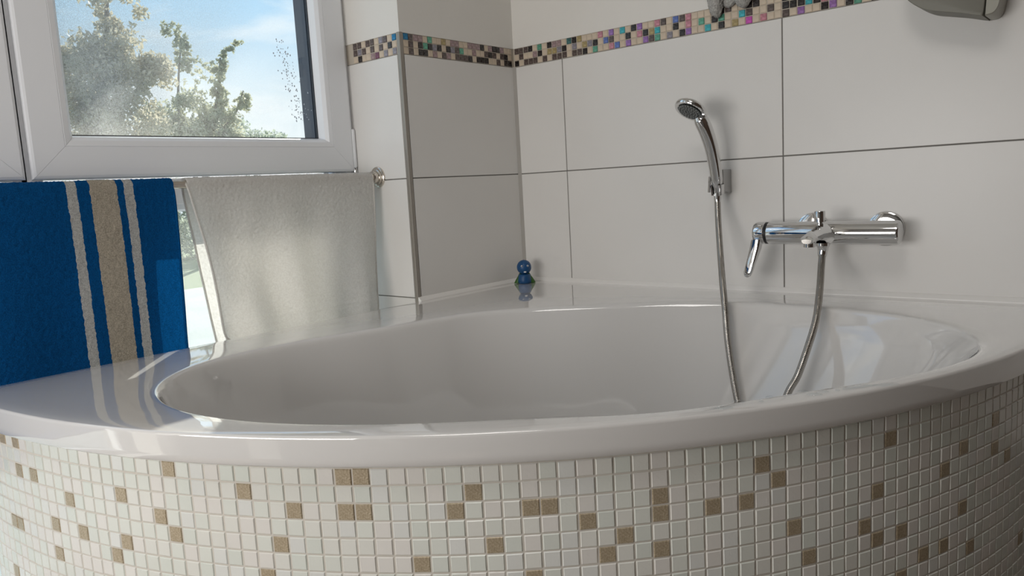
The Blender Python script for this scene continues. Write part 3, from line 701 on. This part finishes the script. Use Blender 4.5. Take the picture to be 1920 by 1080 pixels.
# ------------------------------------------------------------------ rubber bath toy
TB = Vector((-.0735, -.0585, ZR))
toy = empty('bath_toy', TB, 'small blue rubber bath toy with green side fins standing in bathtub corner', 'toy')
M_TB = mat('blue_rubber', (.004, .065, .19), .42); M_TG = mat('green_rubber', (.035, .11, .014), .45); M_EYE = mat('white_paint', (.75, .75, .75), .4); M_PUP = mat('black_paint', (.01, .01, .01), .3)
mb = MB(); mb.lathe(TB, (0, 0, 1), [(0.0, .0165), (.003, .0195), (.012, .0192), (.020, .0172), (.026, .0158)], 32); mb.build('torso', M_TB, toy, smooth=True)
mb = MB(); mb.ball(TB+Vector((0, 0, .0455)), (.0205, .0205, .0205), 32, 20); mb.build('head', M_TB, toy, smooth=True)
fv = (CAM-TB); fv.z = 0; fv.normalize(); sv = Vector((0, 0, 1)).cross(fv).normalized()
for sg in (-1, 1):
    rg = []
    for z, o0, o1, th in [(0.0005, .008, .0305, .008), (.004, .008, .0290, .0095), (.012, .008, .0245, .009), (.020, .008, .0190, .0075), (.027, .008, .0155, .004), (.030, .009, .013, .001)]:
        c = TB+Vector((0, 0, z))-fv*.003
        rg.append([c+sv*sg*(o0+(o1-o0)*(.5+.5*math.cos(q)))+fv*th*math.sin(q) for q in np.linspace(0, 2*PI, 17)[:-1]])
    mb = MB(); mb.loft(rg); mb.build('fin', M_TG, toy, smooth=True, angle=60)
    ec = TB+Vector((0, 0, .0505))+(fv*.93*.0205+sv*(.0085*sg+.002)*1.0)*.96
    mb = MB(); mb.ball(ec, .0027, 14, 8); e = mb.build('eye', M_EYE, toy, smooth=True)
    mb = MB(); mb.ball(ec+fv*.0017-sv*sg*.0003, .0015, 10, 8); mb.build('pupil', M_PUP, e, smooth=True)
mb = MB(); mb.ball(TB+Vector((0, 0, .0335))+fv*.0185+sv*.002, (.0042, .0042, .0022), 14, 8); mb.build('mouth', M_EYE, toy, smooth=True)

# ------------------------------------------------------------------ things hanging at the top edge
def mitt():
    V = []; nu, nv = 90, 110
    for j in range(nv+1):
        t = j/nv
        for i in range(nu):
            q = 2*PI*i/nu; y = math.cos(q); 
            V.append((t, q))
    return V
def grey_col2(t, c):
    n = N(t, 'ShaderNodeTexNoise', Scale=300.0, Detail=2.0); t.links.new(c.outputs['Object'], n.inputs['Vector'])
    r = ramp(t, [(.3, (.34, .33, .31)), (.7, (.60, .585, .555))]); t.links.new(n.outputs['Fac'], r.inputs[0]); return r.outputs[0]
M_GREY2 = cloth_mat('grey_fluffy_terry', grey_col2, .1, (500, 1.0))
def lobe(mb, y0, y1, ztop, zbot, ytip, xd):
    rg = []; nq = 48; nt_ = 70
    for j in range(nt_+1):
        t = j/nt_; z = ztop+(zbot-ztop)*t; yc = (y0+y1)/2*(1-t**1.6)+ytip*t**1.6; hw = (abs(y1-y0)/2)*(1-.62*t**1.5)*math.sqrt(max(.0, 1-max(0, (t-.86)/.14)**2)); hx = xd*(1-.35*t)*math.sqrt(max(.0, 1-max(0, (t-.86)/.14)**2))
        hw = max(hw, .0006); hx = max(hx, .0006); r_ = []
        for k in range(nq):
            q = 2*PI*k/nq; fz = 1+random.gauss(0, .075)+.10*math.sin(3*q+5*t)
            r_.append((-.004-hx+hx*math.cos(q)*min(fz, 1.05), yc+hw*math.sin(q)*fz, z+random.gauss(0, .0007)))
        rg.append(r_)
    mb.loft(rg)
mb = MB(); lobe(mb, -.592, -.652, 1.36, 1.204, -.6215, .016); lobe(mb, -.615, -.695, 1.36, 1.222, -.65, .007); lobe(mb, -.645, -.722, 1.36, 1.2145, -.6865, .014)
o = mb.build('washcloth', M_GREY2, smooth=True); o['label'] = 'grey fluffy washcloth hanging in two points over the mosaic border'; o['category'] = 'washcloth'
# grey container with rounded belly
M_GRP = mat('grey_plastic', (.20, .195, .165), .5); add_bump(M_GRP, 60, .15, .002); M_GRP2 = mat('pale_grey_plastic', (.33, .32, .27), .3)
hol = empty('wall_holder', (0, -1.11, 1.1), 'grey rounded plastic holder on upper right wall cut by photo top edge', 'holder')
def belly(y0, y1, o_):
    """outline in (y,z): bottom edge from left to right"""
    return None
OUT = [(-1.020, 1.200), (-1.027, 1.175), (-1.038, 1.155), (-1.055, 1.140), (-1.075, 1.129), (-1.100, 1.122), (-1.130, 1.114), (-1.158, 1.105), (-1.163, 1.107), (-1.166, 1.135), (-1.168, 1.200)]
def prism(mb, out, x0, x1, r=.004):
    cy = sum(p[0] for p in out)/len(out); cz = sum(p[1] for p in out)/len(out); rg = []
    for x, k in ((x0, 1.0), (x1+r, 1.0), (x1+r*.3, .985), (x1, .955)):
        rg.append([(x, cy+(y-cy)*k, cz+(z-cz)*k) for y, z in out])
    mb.loft(rg)
fine = [(p.x, p.y) for p in catmull([(a, b, 0) for a, b in OUT], 6)]
mb = MB(); prism(mb, fine, -.0007, -.075); mb.build('bowl', M_GRP, hol, smooth=True, angle=35)
CAPO = [(-1.1655, 1.104), (-1.178, 1.106), (-1.186, 1.118), (-1.191, 1.150), (-1.192, 1.200), (-1.1695, 1.200), (-1.1675, 1.135)]
fine = [(p.x, p.y) for p in catmull([(a, b, 0) for a, b in CAPO], 6)]
mb = MB(); prism(mb, fine, -.0007, -.073); mb.build('end_cap', M_GRP2, hol, smooth=True, angle=35)

# ------------------------------------------------------------------ outdoors
M_PAVE = mat('pale_paving', (.25, .30, .30), .8); vary(M_PAVE, (.22, .27, .26), (.29, .34, .34), 1.5)
M_LAWN = mat('lawn', (.10, .16, .05), .9)
mb = MB(); mb.cur = 0; mb.box(-12, 14, .36, 7.2, -.30, -.13); mb.cur = 1; mb.box(-30, 40, 7.2, 60, -.30, -.135)
o = mb.build('ground', [M_PAVE, M_LAWN]); o['kind'] = 'structure'
def leaf_mat(name, c1, c2):
    m = bpy.data.materials.new(name); m.use_nodes = True; t = m.node_tree; b = t.nodes['Principled BSDF']; b.inputs['Roughness'].default_value = .6
    c = N(t, 'ShaderNodeTexCoord'); n = N(t, 'ShaderNodeTexNoise', Scale=3.0, Detail=4.0); t.links.new(c.outputs['Object'], n.inputs['Vector'])
    r = ramp(t, [(.35, c1), (.65, c2)]); t.links.new(n.outputs['Fac'], r.inputs[0]); t.links.new(r.outputs[0], b.inputs['Base Color'])
    tr = N(t, 'ShaderNodeBsdfTranslucent'); t.links.new(r.outputs[0], tr.inputs[0]); mxs = N(t, 'ShaderNodeMixShader'); mxs.inputs[0].default_value = .45
    t.links.new(b.outputs[0], mxs.inputs[1]); t.links.new(tr.outputs[0], mxs.inputs[2]); t.links.new(mxs.outputs[0], t.nodes['Material Output'].inputs[0]); return m
M_LEAF = leaf_mat('olive_leaves', (.50, .47, .35), (.68, .62, .47))
M_LEAF2 = leaf_mat('green_leaves', (.40, .42, .29), (.56, .555, .41))
M_LEAF3 = leaf_mat('far_leaves', (.40, .45, .36), (.52, .56, .46))
M_BARK = mat('bark', (.16, .13, .10), .9)
def leaves(blobs, size):
    """blobs: (centre, radii, count)"""
    V = []; Fq = []; k = 0
    for c, rd, cnt in blobs:
        for _ in range(cnt):
            d = np.random.normal(size=3); d /= np.linalg.norm(d); r = np.random.random()**.45
            p = np.array(c)+d*np.array(rd)*r; a = np.random.normal(size=3); a /= np.linalg.norm(a); b = np.cross(a, np.random.normal(size=3)); b /= np.linalg.norm(b); s = size*np.random.uniform(.6, 1.3)
            V += [p-a*s, p+b*s*.45, p+a*s, p-b*s*.45]; Fq.append((k, k+1, k+2, k+3)); k += 4
    return [tuple(v) for v in V], Fq
def tree(name, label, base, branches, blobs, size, lm):
    root = empty(name, base, label, 'tree', None); mb = MB()
    for pts, r0, r1 in branches:
        pp = catmull(pts, 5); mb.tube(pp, list(np.linspace(r0, r1, len(pp))), 8)
    mb.build('trunk', M_BARK, root, smooth=True)
    v, f = leaves(blobs, size); me = mesh('foliage', v, f); o = link('foliage', me, lm, root); o['kind'] = 'stuff'
    return root
def clumps(c, rd, n, r, cnt):
    out = []
    for _ in range(n):
        d = np.random.normal(size=3); d /= np.linalg.norm(d); q = np.random.random()**.4
        out.append((tuple(np.array(c)+d*np.array(rd)*q), (r*random.uniform(.6, 1.2),)*3, cnt))
    return out
gz = -.135
tree('garden_tree', 'tall broad olive green tree at left outside the window', (2.0, 8.0, gz),
     [([(2.0, 8.0, gz), (2.02, 8.0, .9), (2.1, 8.0, 1.8), (2.3, 8.0, 2.7), (2.38, 8.0, 3.3)], .09, .02), ([(2.02, 8.0, 1.0), (1.7, 7.9, 1.7), (1.6, 7.9, 2.4)], .05, .015), ([(2.1, 8.0, 1.8), (2.6, 8.0, 2.2), (2.85, 8.0, 2.6)], .04, .012)],
     clumps((1.92, 7.9, 2.30), (.24, .35, .48), 24, .17, 150)+clumps((2.35, 7.9, 2.6), (.40, .4, .55), 26, .18, 150)+clumps((2.2, 7.9, 1.8), (.65, .4, .45), 36, .22, 160)+clumps((2.80, 7.9, 2.45), (.22, .3, .28), 16, .15, 120)+clumps((2.4, 7.9, 3.15), (.34, .3, .4), 14, .13, 100), .034, M_LEAF)
def far(p, k=1.16): return tuple(CAM+(Vector(p)-CAM)*k)
def fcl(c, *a): return clumps(far(c), *a)
tree('slender_tree', 'thinner tree with sparse upright shoots, right of broad tree outside window', (4.28, 10.0, gz),
     [([(4.28, 10.0, gz), far((3.48, 8.4, .8)), far((3.55, 8.2, 1.6)), far((3.68, 8.1, 2.2)), far((3.72, 8.0, 2.7))], .07, .012), ([far((3.48, 8.4, 1.0)), far((3.2, 8.2, 1.6)), far((3.1, 8.0, 2.2)), far((3.22, 8.0, 2.9))], .04, .008), ([far((3.55, 8.2, 1.6)), far((3.9, 8.1, 2.0)), far((4.0, 8.0, 2.3))], .03, .008)],
     fcl((3.15, 8.1, 1.85), (.50, .4, .50), 34, .18, 130)+fcl((3.68, 8.1, 1.80), (.28, .3, .40), 24, .15, 120)+fcl((3.70, 8.05, 2.30), (.10, .15, .50), 60, .055, 16)+fcl((3.72, 8.0, 2.62), (.06, .1, .10), 10, .05, 14)+fcl((3.78, 8.0, 2.75), (.06, .1, .05), 7, .04, 12)+fcl((3.87, 8.0, 2.83), (.07, .1, .04), 7, .035, 10)+fcl((3.98, 8.0, 2.91), (.07, .1, .03), 6, .03, 10)+fcl((3.22, 8.0, 2.75), (.14, .12, .34), 46, .055, 14)+fcl((3.45, 8.0, 2.45), (.3, .12, .3), 26, .05, 8)+fcl((3.98, 8.0, 2.15), (.13, .1, .16), 26, .05, 12)+fcl((3.05, 8.0, 3.0), (.12, .1, .1), 12, .05, 10), .036, M_LEAF2)
tree('distant_tree', 'pale distant tree low at the right behind the window pane', (7.7, 14.0, gz),
     [([(7.7, 14, gz), (7.75, 14, 1.2), (7.7, 14, 2.2)], .09, .02)], clumps((7.6, 14, 2.2), (.85, .5, .42), 28, .26, 110), .05, M_LEAF3)
v, f = leaves(clumps((5.0, 12.4, .55), (3.2, .6, .75), 120, .38, 130), .045)
me = mesh('hedge', v, f); o = link('hedge', me, M_LEAF3); o['label'] = 'green hedge seen through the lower pane between the towels'; o['category'] = 'hedge'
# added unseen foliage mass, placed to keep the low sun off the upper window
v, f = leaves(clumps((1.85, 3.10, 4.05), (1.7, 1.5, .74), 640, .34, 60), .085)
me = mesh('sun_blocker_foliage', v, f); o = link('sun_blocker_foliage', me, M_LEAF); o['kind'] = 'stuff'
